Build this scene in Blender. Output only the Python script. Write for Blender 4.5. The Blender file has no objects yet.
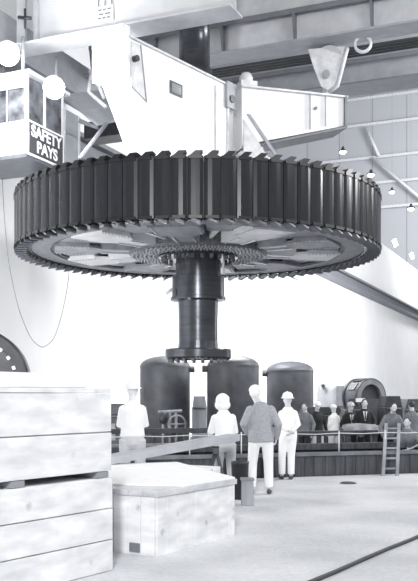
import bpy, bmesh, math, random
from mathutils import Vector as V, Matrix
random.seed(7)
sc = bpy.context.scene
COL = sc.collection
F, CX, HY, CZ = 877.0, 209.0, 396.0, 1.75
def P(px, py, d): return V(((px-CX)/F*d, d, CZ-(py-HY)/F*d))
def XD(px, d): return (px-CX)/F*d
PI = math.pi
# ---------------------------------------------------------------- materials
def lin(c): return c/12.92 if c <= .04045 else ((c+.055)/1.055)**2.4
def tint(s): 
    s = s/255.0
    k = 1-s
    return (lin(s*(1-.05*k)), lin(s*(1-.01*k)), lin(min(1, s*(1+.09*k))), 1)
MATS = {}
def mat(name, g, rough=.6, metal=0, noise=.06, scale=6, kind=None, spec=.5, bump=0, stretch=(1,1,1), knots=None):
    if name in MATS: return MATS[name]
    m = bpy.data.materials.new(name); m.use_nodes = True
    nt = m.node_tree; b = nt.nodes['Principled BSDF']
    b.inputs['Roughness'].default_value = rough
    b.inputs['Metallic'].default_value = metal
    b.inputs['Specular IOR Level'].default_value = spec
    tc = nt.nodes.new('ShaderNodeTexCoord'); mp = nt.nodes.new('ShaderNodeMapping')
    mp.inputs['Scale'].default_value = stretch
    nt.links.new(tc.outputs['Object'], mp.inputs['Vector'])
    n = nt.nodes.new('ShaderNodeTexNoise'); n.inputs['Scale'].default_value = scale; n.inputs['Detail'].default_value = 5
    nt.links.new(mp.outputs['Vector'], n.inputs['Vector'])
    r = nt.nodes.new('ShaderNodeValToRGB')
    r.color_ramp.elements[0].position = .3; r.color_ramp.elements[1].position = .7
    r.color_ramp.elements[0].color = tint(g*(1-noise)); r.color_ramp.elements[1].color = tint(min(252, g*(1+noise)))
    nt.links.new(n.outputs['Fac'], r.inputs['Fac'])
    if knots:
        vo = nt.nodes.new('ShaderNodeTexVoronoi'); vo.inputs['Scale'].default_value = 3.2
        nt.links.new(tc.outputs['Object'], vo.inputs['Vector'])
        kr = nt.nodes.new('ShaderNodeValToRGB'); kr.color_ramp.elements[0].position = .03; kr.color_ramp.elements[1].position = .17
        kr.color_ramp.elements[0].color = (1,1,1,1); kr.color_ramp.elements[1].color = (0,0,0,1)
        nt.links.new(vo.outputs['Distance'], kr.inputs['Fac'])
        n9 = nt.nodes.new('ShaderNodeTexNoise'); n9.inputs['Scale'].default_value = 30; nt.links.new(tc.outputs['Object'], n9.inputs['Vector'])
        mm = nt.nodes.new('ShaderNodeMath'); mm.operation = 'MULTIPLY'; nt.links.new(kr.outputs['Color'], mm.inputs[0]); nt.links.new(n9.outputs['Fac'], mm.inputs[1])
        mx = nt.nodes.new('ShaderNodeMixRGB'); nt.links.new(mm.outputs[0], mx.inputs['Fac']); nt.links.new(r.outputs['Color'], mx.inputs['Color1']); mx.inputs['Color2'].default_value = tint(knots)
        nt.links.new(mx.outputs['Color'], b.inputs['Base Color'])
    else: nt.links.new(r.outputs['Color'], b.inputs['Base Color'])
    if bump:
        bp = nt.nodes.new('ShaderNodeBump'); bp.inputs['Strength'].default_value = bump; bp.inputs['Distance'].default_value = .02
        nt.links.new(n.outputs['Fac'], bp.inputs['Height']); nt.links.new(bp.outputs['Normal'], b.inputs['Normal'])
    MATS[name] = m; return m
def emis(name, strength, g=250):
    m = bpy.data.materials.new(name); m.use_nodes = True
    nt = m.node_tree; b = nt.nodes['Principled BSDF']
    b.inputs['Base Color'].default_value = tint(g)
    b.inputs['Emission Color'].default_value = (1, 1, 1, 1); b.inputs['Emission Strength'].default_value = strength
    return m
pole_m = mat('pole_paint', 48, .22, 0, .08, 5, spec=.2, stretch=(1,1,.15))
edge_m = mat('pole_edge_steel', 34, .4, .0, .1, 8)
blade_m = mat('blade_steel', 120, .4, .3, .15, 10)
rim_m = mat('rim_steel', 128, .5, .1, .1, 4)
rimd_m = mat('rim_groove', 80, .5, .1, .05, 4)
spid_m = mat('spider_primer', 150, .5, 0, .12, 3)
spidl_m = mat('spider_arm_paint', 225, .45, 0, .06, 2)
hub_m = mat('hub_steel', 105, .5, .2, .2, 20)
bolt_m = mat('bolt_steel', 200, .3, .5, .05, 10)
shaft_m = mat('shaft_steel', 92, .27, .75, .12, 3, stretch=(.3,.3,8))
dark_m = mat('dark_paint', 62, .4, 0, .15, 4)
white_m = mat('white_beam_paint', 240, .5, 0, .02, 1.5)
white2_m = mat('white_beam_paint_worn', 220, .5, 0, .08, 4)
girl_m = mat('girder_light_paint', 196, .6, 0, .04, 3)
girm_m = mat('girder_mid_paint', 165, .6, 0, .05, 3)
gird_m = mat('girder_dark_paint', 120, .6, 0, .06, 3)
wall_m = mat('plaster_wall', 232, .85, 0, .015, .5)
cab_m = mat('cab_paint', 225, .6, 0, .03, 3)
glass_m = mat('cab_window_glass', 95, .15, 0, .45, 2.2)
sign_m = mat('sign_blue_black', 62, .5, 0, .03, 3)
signw_m = mat('sign_white', 245, .5, 0, .01, 3)
tank_m = mat('tank_paint', 84, .5, 0, .12, 2.5)
mach_m = mat('machine_paint', 76, .45, 0, .2, 3)
machl_m = mat('machine_light_paint', 150, .45, 0, .15, 3)
wood_m = mat('crate_wood', 226, .8, 0, .08, 2.6, bump=.2, stretch=(1,1,3), knots=120)
plank_m = mat('pale_plank', 178, .8, 0, .06, 3)
woodg_m = mat('weathered_wood', 150, .8, 0, .15, 3, stretch=(1,1,.3))
woodd_m = mat('dark_timber', 74, .8, 0, .22, 4, stretch=(3,3,.3))
tarp_m = mat('tarpaulin', 145, .8, 0, .12, 3, bump=.3)
skin_m = mat('skin', 205, .6, 0, .04, 6)
hair_m = mat('dark_hair', 60, .6, 0, .1, 20)
wcloth_m = mat('white_cloth', 246, .8, 0, .015, 5)
pcloth_m = mat('pale_grey_cloth', 205, .8, 0, .05, 5)
gcloth_m = mat('grey_tweed', 166, .85, 0, .06, 30)
dcloth_m = mat('dark_cloth', 36, .8, 0, .1, 8)
mcloth_m = mat('mid_grey_cloth', 118, .8, 0, .12, 8)
shoe_m = mat('shoe_leather', 70, .4, 0, .1, 8)
eye_m = mat('eye_dark', 40, .2, 0, 0, 8)
rope_m = mat('light_cable', 225, .6, 0, .02, 8)
wire_m = mat('grey_wire', 150, .6, 0, .02, 8)
hose_m = mat('black_rubber', 60, .5, 0, .05, 8)
lamp_m = emis('lamp_glow', 14)
lampb_m = emis('lamp_glow_strong', 40)
shade_m = mat('lamp_enamel', 85, .4, 0, .05, 8)
pit_m = mat('pit_deck_steel', 80, .6, 0, .25, 2)

# wall of vertical sheets for the end wall
def panel_mat():
    m = bpy.data.materials.new('end_wall_sheets'); m.use_nodes = True
    nt = m.node_tree; b = nt.nodes['Principled BSDF']; b.inputs['Roughness'].default_value = .8
    tc = nt.nodes.new('ShaderNodeTexCoord'); sp = nt.nodes.new('ShaderNodeSeparateXYZ')
    nt.links.new(tc.outputs['Object'], sp.inputs[0])
    mu = nt.nodes.new('ShaderNodeMath'); mu.operation = 'MULTIPLY'; mu.inputs[1].default_value = 1/4.6
    nt.links.new(sp.outputs[0], mu.inputs[0])
    fr = nt.nodes.new('ShaderNodeMath'); fr.operation = 'FRACT'; nt.links.new(mu.outputs[0], fr.inputs[0])
    lt = nt.nodes.new('ShaderNodeMath'); lt.operation = 'LESS_THAN'; lt.inputs[1].default_value = .035
    nt.links.new(fr.outputs[0], lt.inputs[0])
    fl = nt.nodes.new('ShaderNodeMath'); fl.operation = 'FLOOR'; nt.links.new(mu.outputs[0], fl.inputs[0])
    wn = nt.nodes.new('ShaderNodeTexWhiteNoise'); wn.noise_dimensions = '1D'; nt.links.new(fl.outputs[0], wn.inputs['W'])
    rp = nt.nodes.new('ShaderNodeValToRGB'); rp.color_ramp.elements[0].color = tint(176); rp.color_ramp.elements[1].color = tint(190)
    nt.links.new(wn.outputs['Value'], rp.inputs['Fac'])
    mx = nt.nodes.new('ShaderNodeMixRGB'); nt.links.new(lt.outputs[0], mx.inputs['Fac'])
    nt.links.new(rp.outputs['Color'], mx.inputs['Color1']); mx.inputs['Color2'].default_value = tint(150)
    nt.links.new(mx.outputs['Color'], b.inputs['Base Color'])
    return m
def floor_mat():
    m = bpy.data.materials.new('concrete_floor'); m.use_nodes = True
    nt = m.node_tree; b = nt.nodes['Principled BSDF']; b.inputs['Roughness'].default_value = .75
    tc = nt.nodes.new('ShaderNodeTexCoord')
    n1 = nt.nodes.new('ShaderNodeTexNoise'); n1.inputs['Scale'].default_value = .7; n1.inputs['Detail'].default_value = 8
    n2 = nt.nodes.new('ShaderNodeTexNoise'); n2.inputs['Scale'].default_value = 22; n2.inputs['Detail'].default_value = 6
    nt.links.new(tc.outputs['Object'], n1.inputs['Vector']); nt.links.new(tc.outputs['Object'], n2.inputs['Vector'])
    ad = nt.nodes.new('ShaderNodeMath'); ad.operation = 'ADD'; nt.links.new(n1.outputs['Fac'], ad.inputs[0])
    m3 = nt.nodes.new('ShaderNodeMath'); m3.operation = 'MULTIPLY'; m3.inputs[1].default_value = .5
    nt.links.new(n2.outputs['Fac'], m3.inputs[0]); nt.links.new(m3.outputs[0], ad.inputs[1])
    rp = nt.nodes.new('ShaderNodeValToRGB')
    rp.color_ramp.elements[0].position = .55; rp.color_ramp.elements[0].color = tint(190)
    rp.color_ramp.elements[1].position = .95; rp.color_ramp.elements[1].color = tint(222)
    nt.links.new(ad.outputs[0], rp.inputs['Fac']); nt.links.new(rp.outputs['Color'], b.inputs['Base Color'])
    return m
floor_m = floor_mat(); endwall_m = panel_mat()
ceil_m = mat('ceiling_paint', 170, .8, 0, .05, .3)

# ---------------------------------------------------------------- mesh builder
class MB:
    def __init__(s): s.v = []; s.f = []; s.sm = []
    def add(s, vs, fs, smooth=False):
        o = len(s.v); s.v += [V(p) for p in vs]
        for f in fs: s.f.append([i+o for i in f]); s.sm.append(smooth)
        return s
    def obox(s, o, u, v, w):
        o, u, v, w = V(o), V(u), V(v), V(w)
        p = [o, o+u, o+u+v, o+v]; p += [q+w for q in p]
        f = [(3,2,1,0), (4,5,6,7), (0,1,5,4), (1,2,6,5), (2,3,7,6), (3,0,4,7)]
        if u.cross(v).dot(w) < 0: f = [tuple(reversed(q)) for q in f]
        return s.add(p, f)
    def box(s, c, d, rz=0):
        c = V(c); R = Matrix.Rotation(rz, 3, 'Z')
        u, v, w = R@V((d[0],0,0)), R@V((0,d[1],0)), V((0,0,d[2]))
        return s.obox(c-u/2-v/2-w/2, u, v, w)
    def prism(s, poly, w):
        poly = [V(p) for p in poly]; w = V(w); n = len(poly)
        nm = V((0,0,0))
        for i in range(n): nm += poly[i].cross(poly[(i+1) % n])
        if nm.dot(w) < 0: poly = poly[::-1]
        vs = poly+[p+w for p in poly]
        fs = [tuple(range(n-1,-1,-1)), tuple(range(n,2*n))]+[(i,(i+1)%n,n+(i+1)%n,n+i) for i in range(n)]
        return s.add(vs, fs)
    def lathe(s, prof, c=(0,0,0), axis=(0,0,1), n=48, smooth=True, a0=0, a1=2*PI):
        c = V(c); ax = V(axis).normalized()
        h = V((1,0,0)) if abs(ax.x) < .8 else V((0,1,0))
        e1 = (h-ax*h.dot(ax)).normalized(); e2 = ax.cross(e1)
        full = abs(a1-a0-2*PI) < 1e-6; m = n if full else n+1
        vs = []
        for r, z in prof:
            for k in range(m):
                a = a0+(a1-a0)*k/n
                vs.append(c+ax*z+(e1*math.cos(a)+e2*math.sin(a))*max(r, 1e-4))
        fs = []
        for i in range(len(prof)-1):
            for k in range(n):
                k2 = (k+1) % m
                fs.append((i*m+k, i*m+k2, (i+1)*m+k2, (i+1)*m+k))
        return s.add(vs, fs, smooth)
    def cyl(s, a, b, r, r2=None, n=16, smooth=True):
        a, b = V(a), V(b); L = (b-a).length; r2 = r if r2 is None else r2
        s.lathe([(0,0),(r,0)], a, b-a, n, False); s.lathe([(r,0),(r2,L)], a, b-a, n, smooth); return s.lathe([(r2,L),(0,L)], a, b-a, n, False)
    def tube(s, pts, r, n=8):
        return s.etube([V(p) for p in pts], [(r, r)]*len(pts), V((.3,.2,1)), n)
    def etube(s, pts, rad, hint, n=14, rnd=False):
        pts = [V(p) for p in pts]; hint = V(hint); rad = list(rad)
        if rnd:
            t0 = (pts[0]-pts[1]).normalized(); t1 = (pts[-1]-pts[-2]).normalized()
            a0, a1 = min(rad[0])*.6, min(rad[-1])*.6
            pts = [pts[0]+t0*a0]+pts+[pts[-1]+t1*a1]
            rad = [(rad[0][0]*.55, rad[0][1]*.55)]+rad+[(rad[-1][0]*.55, rad[-1][1]*.55)]
        vs = []; fs = []; N = len(pts)
        for i, p in enumerate(pts):
            t = (pts[min(i+1,N-1)]-pts[max(i-1,0)]).normalized()
            a = hint-t*hint.dot(t)
            if a.length < 1e-3: a = V((1,0,0))-t*t.x
            a.normalize(); b = t.cross(a)
            for k in range(n):
                q = 2*PI*k/n
                vs.append(p+a*math.cos(q)*rad[i][0]+b*math.sin(q)*rad[i][1])
        for i in range(N-1):
            for k in range(n):
                fs.append((i*n+k, i*n+(k+1)%n, (i+1)*n+(k+1)%n, (i+1)*n+k))
        fs.append(tuple(range(n-1,-1,-1))); fs.append(tuple((N-1)*n+k for k in range(n)))
        return s.add(vs, fs, True)
    def ell(s, c, r, n=16, rows=10, R=None, zmin=-1):
        c = V(c); vs = []; fs = []
        for i in range(rows+1):
            t = -1+(2)*i/rows; ph = t*PI/2
            z = max(math.sin(ph), zmin)
            for k in range(n):
                a = 2*PI*k/n; cr = max(math.cos(ph), 1e-3)
                q = V((math.cos(a)*cr*r[0], math.sin(a)*cr*r[1], z*r[2]))
                vs.append(c+(R@q if R else q))
        for i in range(rows):
            for k in range(n):
                fs.append((i*n+k, i*n+(k+1)%n, (i+1)*n+(k+1)%n, (i+1)*n+k))
        fs.append(tuple(range(n-1,-1,-1))); fs.append(tuple(rows*n+k for k in range(n)))
        return s.add(vs, fs, True)
    def build(s, name, m, parent=None, org=None, bevel=0, remesh=0, xf=None):
        """verts are world coordinates; child verts are stored relative to the root of its thing"""
        if xf: s.v = [xf@p for p in s.v]
        if parent is not None:
            r = parent
            while r.parent: r = r.parent
            o = V(r['_o'])
        elif org is not None: o = V(org)
        else:
            xs = [p.x for p in s.v]; ys = [p.y for p in s.v]; zs = [p.z for p in s.v]
            o = V(((min(xs)+max(xs))/2, (min(ys)+max(ys))/2, min(zs)))
        me = bpy.data.meshes.new(name)
        me.from_pydata([tuple(p-o) for p in s.v], [], s.f); me.update()
        me.polygons.foreach_set('use_smooth', s.sm)
        me.materials.append(m)
        ob = bpy.data.objects.new(name, me); COL.objects.link(ob)
        if parent is not None: ob.parent = parent
        else: ob.location = o; ob['_o'] = tuple(o)
        if remesh:
            md = ob.modifiers.new('r', 'REMESH'); md.mode = 'VOXEL'; md.voxel_size = remesh; md.use_smooth_shade = True
            md2 = ob.modifiers.new('s', 'SMOOTH'); md2.iterations = 4; md2.factor = .5
            dg = bpy.context.evaluated_depsgraph_get(); ev = ob.evaluated_get(dg)
            nm = bpy.data.meshes.new_from_object(ev); ob.modifiers.clear(); ob.data = nm; nm.name = name
            if not nm.materials: nm.materials.append(m)
            for p in nm.polygons: p.use_smooth = True
        if bevel:
            md = ob.modifiers.new('Bevel', 'BEVEL'); md.width = bevel; md.segments = 2; md.limit_method = 'ANGLE'
        return ob
def tag(o, label=None, cat=None, group=None, kind=None):
    for k, v in (('label', label), ('category', cat), ('group', group), ('kind', kind)):
        if v: o[k] = v
    return o
def thing(name, loc, label, cat, group=None):
    o = bpy.data.objects.new(name, None); COL.objects.link(o); o.location = loc; o['_o'] = tuple(loc)
    o.empty_display_size = .2
    return tag(o, label, cat, group)
def struct(mb, name, m, **k): return tag(mb.build(name, m, **k), kind='structure')

# ---------------------------------------------------------------- hall axes
Lh = V((.392, .920, 0)); Ch = V((.920, -.392, 0)); UP = V((0,0,1))
W0 = V((-6.67, 28, 0))                       # a point of the long wall
# floor (near slab up to the pit edge, dark deck beyond it)
E1, ED = V((1.86, 18.95, 0)), V((.95, .312, 0)).normalized()
EN = V((-ED.y, ED.x, 0))
m = MB(); m.obox(E1-ED*34-EN*34+V((0,0,-.3)), ED*78, EN*34, V((0,0,.3))); struct(m, 'floor', floor_m)
m = MB(); m.obox(E1-ED*34+V((0,0,-.32)), ED*78, EN*19, V((0,0,.3))); struct(m, 'floor_pit', pit_m)
m = MB(); m.obox(E1-ED*34+EN*19+V((0,0,-.34)), ED*120, EN*125, V((0,0,.3))); struct(m, 'floor_far', floor_m)
# long left wall with ledge
HW = 15.9
a = W0-Lh*16; m = MB(); m.obox(a-V((0,0,.4)), Lh*110.9, -Ch*.5, UP*(HW+.4)); struct(m, 'wall_left', wall_m)
# joints of the wall panels: one pilaster strip seen left of the shaft
# end wall
e0 = W0+Lh*95-V((0,0,.4))
me_ = MB(); me_.obox(V((-40,0,0)), V((90,0,0)), V((0,.5,0)), V((0,0,47.4)))
ew = me_.build('wall_end', endwall_m, org=(0,0,0)); tag(ew, kind='structure')
ew.location = e0; ew.rotation_euler = (0,0,math.atan2(Ch.y, Ch.x))
# upper wall set back above the ledge, and the ceiling
m = MB(); m.obox(W0-Lh*16-Ch*28+UP*HW, Lh*110.9, -Ch*.5, UP*31); struct(m, 'wall_upper', girm_m)
m = MB(); m.obox(W0-Lh*16-Ch*.5+UP*(HW-.4), Lh*110.9, -Ch*27.5, UP*.4); struct(m, 'trim_1', wall_m)
m = MB(); m.obox(W0-Lh*2-Ch*28+UP*46.9, Lh*96.9, Ch*80, UP*.4); struct(m, 'ceiling', ceil_m)
# girts and braces on the end wall
fo = e0-Lh*.15
# heights chosen from the photo's pipe lines at px 418
gz = []
for (py, k) in ((95, 0), (122, 1), (156, 2), (182, 3), (207, 4)):
    # depth of end wall at px 405
    r = (405-CX)/F; o2 = e0; s_ = (r*o2.y-o2.x)/(Ch.x-r*Ch.y); d = o2.y+s_*Ch.y
    z = CZ-(py-HY)/F*d+.4; gz.append(z)
for z, w in zip(gz, ('highest, just under the crane girder', 'second from the top', 'the middle one, behind the pendant lamps', 'second from the bottom', 'the lowest, above the wall ledge')):
    m = MB(); m.obox(fo-Ch*26+UP*z-Lh*.0, Ch*62, -Lh*.35, UP*.34)
    tag(m.build('wall_girt', mat('girt_paint', 208, .6)), 'pale horizontal girt on the grey end wall, '+w, 'beam', 'girts on the end wall')
def wall_end_pt(px, py):
    o2 = e0-Lh*.9; r = (px-CX)/F; s_ = (r*o2.y-o2.x)/(Ch.x-r*Ch.y); q = o2+Ch*s_
    return V((q.x, q.y, CZ-(py-HY)/F*q.y))
for (a, b, t) in (((366,128),(379,156),'short pale diagonal brace on the end wall below the crane girder'),
                  ((372,158),(430,206),'long pale diagonal brace on the end wall behind the pendant lamps')):
    m = MB(); m.tube([wall_end_pt(*a), wall_end_pt(*b)], .22, 6); tag(m.build('wall_brace', mat('girt_paint', 208, .6)), t, 'brace')
# crane runway beam along the long wall
m = MB()
for (o, w, h) in ((10.95, .75, .16), (10.35, .16, .6), (10.2, .75, .16)):
    m.obox(W0-Lh*14+Ch*(.02 if w > .5 else .3)+UP*o, Lh*108.5, Ch*w, UP*h)
rb = m.build('runway_beam', gird_m); tag(rb, 'long dark crane runway beam running along the white side wall', 'beam')
m = MB()
m.obox(W0-Lh*14+Ch*.35+UP*11.12, Lh*108.5, Ch*.1, UP*.14); m.build('rail', dark_m, rb)
for k in range(3):
    m = MB(); m.tube([W0-Lh*8+Ch*.5+UP*(9.75-k*.32), W0+Lh*30+Ch*.5+UP*(9.75-k*.32)], .045, 6)
    tag(m.build('conductor_bar', dark_m), 'thin dark conductor bar on the side wall, %s of three' % ('top', 'middle', 'lowest')[k], 'conductor bar', 'conductor bars below the runway')

# ---------------------------------------------------------------- crane girders
def bridge(px0, d0, zc, sa, sb, name, label, web_m, fl_m, fw=.8, web_h=3.2, gus=True, bars=0):
    """bottom flange underside at height zc above camera; back lower edge passes px0 at depth d0"""
    o = V((XD(px0, d0), d0, CZ+zc)); a = o-Ch*sa; Ln = sa+sb
    base = V((a.x, a.y, a.z))
    t = thing(name, base, label, 'girder')
    m = MB(); m.obox(a, Ch*Ln, -Lh*fw, UP*.06); m.build('bottom_flange', fl_m, t)
    m = MB(); m.obox(a-Lh*(fw*.42)+UP*.06, Ch*Ln, -Lh*.06, UP*web_h); m.build('web', web_m, t)
    m = MB(); m.obox(a+UP*(web_h+.06), Ch*Ln, -Lh*fw, UP*.06); m.build('top_flange', fl_m, t)
    m = MB(); m.obox(a-Lh*(fw*.42+.06)+UP*1.05, Ch*Ln, -Lh*.22, UP*.05); m.obox(a-Lh*(fw*.42+.27)+UP*.93, Ch*Ln, -Lh*.03, UP*.14); m.build('stiffener_rail', gird_m, t)
    if gus:
        k = 0; s_ = .0+.05
        while s_ < Ln:
            q = a+Ch*s_-Lh*(fw*.42+.06)+UP*.06
            m = MB(); m.prism([q, q-Lh*.12, q-Lh*.32+UP*.95, q+UP*1.1], Ch*.06); m.build('gusset', gird_m, t); s_ += 2.35
    return t
A0 = None
# far girder, second girder
bridge(418, 32.7, 11.5, 15.9, 9, 'crane_girder', 'farthest grey crane bridge girder, upper right behind the hook block', girm_m, gird_m, 1.35, 3.3, gus=False)
gB = bridge(310, 26.9, 10.6, 7.45, 9.5, 'crane_girder', 'grey crane bridge girder with gussets that carries the hook block', girl_m, girm_m, .85, 3.0)
for k in range(4):
    o = V((3.1, 26.9, CZ+10.55))+Lh*(.35+k*.28)+UP*(.05+k*.03)
    m = MB(); m.tube([o-Ch*7.3, o+Ch*9.4], .05, 6)
    tag(m.build('power_cable', hose_m), 'dark power cable under the middle crane girder, %s' % ('nearest', 'second nearest', 'third nearest', 'farthest')[k], 'cable', 'cables under the crane girder')
# near light girder (A)
a = V((-2.7, 24, CZ+9.82)); A1 = a-Ch*3.0
tA = thing('crane_trolley_girder', A1, 'nearest pale crane girder at top left above the white lifting beam', 'girder')
m = MB(); m.obox(A1+Lh*.3, Ch*6.75, -Lh*.85, UP*.06); m.build('bottom_flange', girl_m, tA)
m = MB(); m.obox(A1+Lh*.0+UP*.06+Ch*.75, Ch*5.95, -Lh*.06, UP*2.2); m.build('web', mat('trolley_pale_paint', 212, .6, 0, .03, 2), tA)
m = MB(); m.obox(A1+Lh*.3+UP*2.26, Ch*6.75, -Lh*.85, UP*.06); m.build('top_flange', girm_m, tA)
m = MB(); m.obox(A1+Lh*.0+UP*.06+Ch*.0, Ch*.28, -Lh*.1, UP*2.2); m.obox(A1+UP*.06+Ch*.62, Ch*.13, -Lh*.18, UP*2.2); m.build('end_post', girl_m, tA)
m = MB(); m.tube([A1+UP*.9-Lh*.3+Ch*.2, A1+UP*.8-Lh*.3+Ch*.62], .05); m.tube([A1+UP*.55-Lh*.3+Ch*.42, A1+UP*1.1-Lh*.3+Ch*.42], .035); m.build('bracket', dark_m, tA)
# little weathered notice on it
q = A1+Ch*2.62-Lh*.08+UP*.42
m = MB(); m.obox(q, Ch*.52, -Lh*.02, UP*.42); nb = m.build('notice_board', signw_m, tA)
m = MB()
for i, (y, segs) in enumerate(((.30, ((.05,.12),(.2,.1),(.34,.13))), (.18, ((.08,.14),(.26,.18))), (.07, ((.05,.1),(.19,.1),(.33,.1))))):
    for (x, w) in segs: m.obox(q+Ch*x-Lh*.022+UP*y, Ch*w, -Lh*.004, UP*.045)
m.build('lettering', gird_m, nb)
m = MB()
for x in (.05, .26, .47): m.tube([q+Ch*x+UP*.42-Lh*.01, q+Ch*x+UP*1.8-Lh*.01], .015)
m.build('hanger_rod', gird_m, tA)
# dark end truck at the wall
def seg(o, du, dv, dw): return MB().obox(o, du, dv, dw)
t = W0+Ch*.9+UP*(CZ+9.95)
m = seg(t-Lh*8, Lh*12, Ch*.9, UP*1.1); tag(m.build('crane_end_truck', girm_m, bevel=.03), 'grey crane end truck on the runway at top left corner', 'end truck')
# walkway under the girder and braces near the cab
o = P(64, 108, 27.4)
t = thing('crane_walkway', o, 'grey inclined walkway platform between the cab and the lifting beam', 'platform')
m = MB(); m.prism([P(62,97,27.0), P(100,93,27.6), P(121,121,26.6), P(97,126,26.0)], UP*.08); m.build('deck', girm_m, t)
m = MB(); m.prism([P(66,112,26.6), P(97,126,26.0), P(97,129,26.0), P(62,117,26.6)], Lh*.1); m.build('fascia', gird_m, t)
m = MB(); m.tube([P(92,70,26.4), P(88.5,92,26.2), P(106,107,25.6)], .055); m.tube([P(92,70,26.4), P(104,98,25.9)], .05); m.build('railing', white2_m, t)
m = MB(); m.tube([P(80,158,23.9), P(106,124,25.6)], .06); m.build('brace', girm_m, t)
m = MB(); m.obox(P(84,139,29.5), Ch*1.5, Lh*.8, UP*.55); tag(m.build('dark_box', dark_m), 'dark box in the gap left of the lifting beam', 'box')  # dark box put in the dark gap below the walkway

# ---------------------------------------------------------------- lifting beam
u = V((.595, .804, 0)); n_ = V((-.804, .595, 0)); P0 = V((-1.99, 22.05, 0))
def LB(s_, h, t_=0): q = P0+u*s_+n_*t_; return V((q.x, q.y, CZ+h))
tl = thing('lifting_beam', LB(2.9, 5.5, .6), 'big white lifting beam with sloped end standing on the rotor', 'lifting beam')
m = MB(); m.prism([LB(0,9.0), LB(0,8.55), LB(1.85,5.55), LB(4.25,5.55), LB(4.25,9.0)], n_*1.2); m.build('box_body', white_m, tl, bevel=.02)
m = MB(); m.obox(LB(-.06,9.0,-.06), u*4.35, n_*1.32, UP*.05); m.build('top_plate', white2_m, tl)
m = MB(); m.obox(LB(-.3,8.0,-.02), u*.3, n_*1.05, UP*1.3); m.build('end_post', white_m, tl, bevel=.03)
m = MB(); m.prism([LB(.04,8.93,-.0), LB(.02,7.77,-.0), LB(.6,7.55,-.0), LB(.37,8.93,-.0)], -n_*.03); hp = m.build('access_plate', white2_m, tl)
m = MB()
for a, b in (((.02,7.77),(.6,7.55)), ((.6,7.55),(.37,8.93))): m.tube([LB(a[0],a[1],-.04), LB(b[0],b[1],-.04)], .018, 6)
m.build('frame', girm_m, hp)
m = MB(); m.cyl(LB(.12,8.5,0), LB(.12,8.5,-.16), .08, n=14); m.build('knob', dark_m, tl)
m = MB(); m.obox(LB(1.58,8.06,-.012), u*.52, -n_*.02, UP*.34); pl = m.build('nameplate', dark_m, tl)
m = MB(); m.obox(LB(1.65,8.12,-.034), u*.38, -n_*.006, UP*.22); pf = m.build('plate_face', girm_m, pl)
m = MB()
for k in range(3): m.obox(LB(1.68,8.15+k*.065,-.042), u*(.30-.05*(k%2)), -n_*.004, UP*.028)
m.build('lettering', gird_m, pf)
for s_, w in ((3.62, .05), (4.2, .05)):
    m = MB(); m.obox(LB(s_,5.55,-.01), u*w, -n_*.05, UP*3.3); m.build('stiffener', white2_m, tl)
m = MB(); m.obox(LB(4.1,8.35,-.1), u*.45, n_*.08, UP*.75); b_ = m.build('lug_plate', girm_m, tl)
m = MB(); m.cyl(LB(4.32,8.62,-.1), LB(4.32,8.62,-.14), .11, n=16); m.build('pin', dark_m, b_)
m = MB(); m.obox(LB(4.32,5.55,.1), u*.4, n_*1.0, UP*2.95); m.build('end_block', white_m, tl, bevel=.02)
m = MB(); m.obox(LB(4.26,5.55,.05), u*.06, n_*1.1, UP*3.0); m.build('joint_strip', dark_m, tl)
# second (cross) lifting beam to the right
P262, P345 = V((1.55, 25.75, 0)), V((4.09, 26.5, 0)); cu = (P345-P262).normalized(); cn = V((-cu.y, cu.x, 0)); CL = (P345-P262).length
def XB(s_, h, t_=0): q = P262+cu*s_+cn*t_; return V((q.x, q.y, CZ+h))
tx = thing('cross_lifting_beam', XB(.6, 7.4, .4), 'white tapered lifting arm hanging from the hook block on the right', 'lifting beam')
m = MB(); m.prism([XB(-.62,9.0), XB(-.62,7.3), XB(0,7.47), XB(CL,8.16), XB(CL,9.0)], cn*.85); m.build('box_body', white_m, tx, bevel=.015)
m = MB(); m.prism([XB(-.62,7.24,-.1), XB(CL+.05,8.14,-.1), XB(CL+.05,8.08,-.1), XB(-.62,7.18,-.1)], cn*1.05); m.build('bottom_flange', gird_m, tx)
m = MB(); m.obox(XB(-.62,9.0,-.1), cu*(CL+.7), cn*1.05, UP*.05); m.build('top_flange', white2_m, tx)
m = MB(); m.obox(XB(CL-.02,8.1,-.1), cu*.07, cn*1.05, UP*.95); m.build('end_plate', gird_m, tx)
m = MB(); m.obox(XB(CL-1.15,7.95,-.02), cu*.035, -cn*.05, UP*1.05); m.obox(XB(CL-.65,8.08,-.02), cu*.035, -cn*.05, UP*.92); m.build('stiffener', girm_m, tx)
m = MB(); m.cyl(XB(CL-.95,8.6,0), XB(CL-.95,8.6,-.06), .05, n=12); m.build('bolt', gird_m, tx)
m = MB(); m.obox(XB(-.6,9.05,.1), cu*.5, cn*.6, UP*.22); m.lathe([(.2,0),(.2,.18),(.13,.3),(0,.33)], XB(-.35,9.27,.4), n=20); m.build('pedestal', white2_m, tx)
m = MB(); m.prism([XB(-.62,8.0,-.12), XB(.15,6.95,-.12), XB(.5,5.6,-.12), XB(-.35,5.6,-.12), XB(-.62,6.6,-.12)], -cn*.08); m.build('gusset_plate', white2_m, tx)
m = MB(); m.prism([XB(-.55,8.15,-.22), XB(-.45,8.15,-.22), XB(.62,6.75,-.22), XB(.52,6.72,-.22)], -cn*.06); m.build('brace', girm_m, tx)
m = MB(); m.obox(XB(-.62,5.5,.1), cu*.7, cn*.6, UP*1.85); m.build('foot', white_m, tx)
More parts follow.
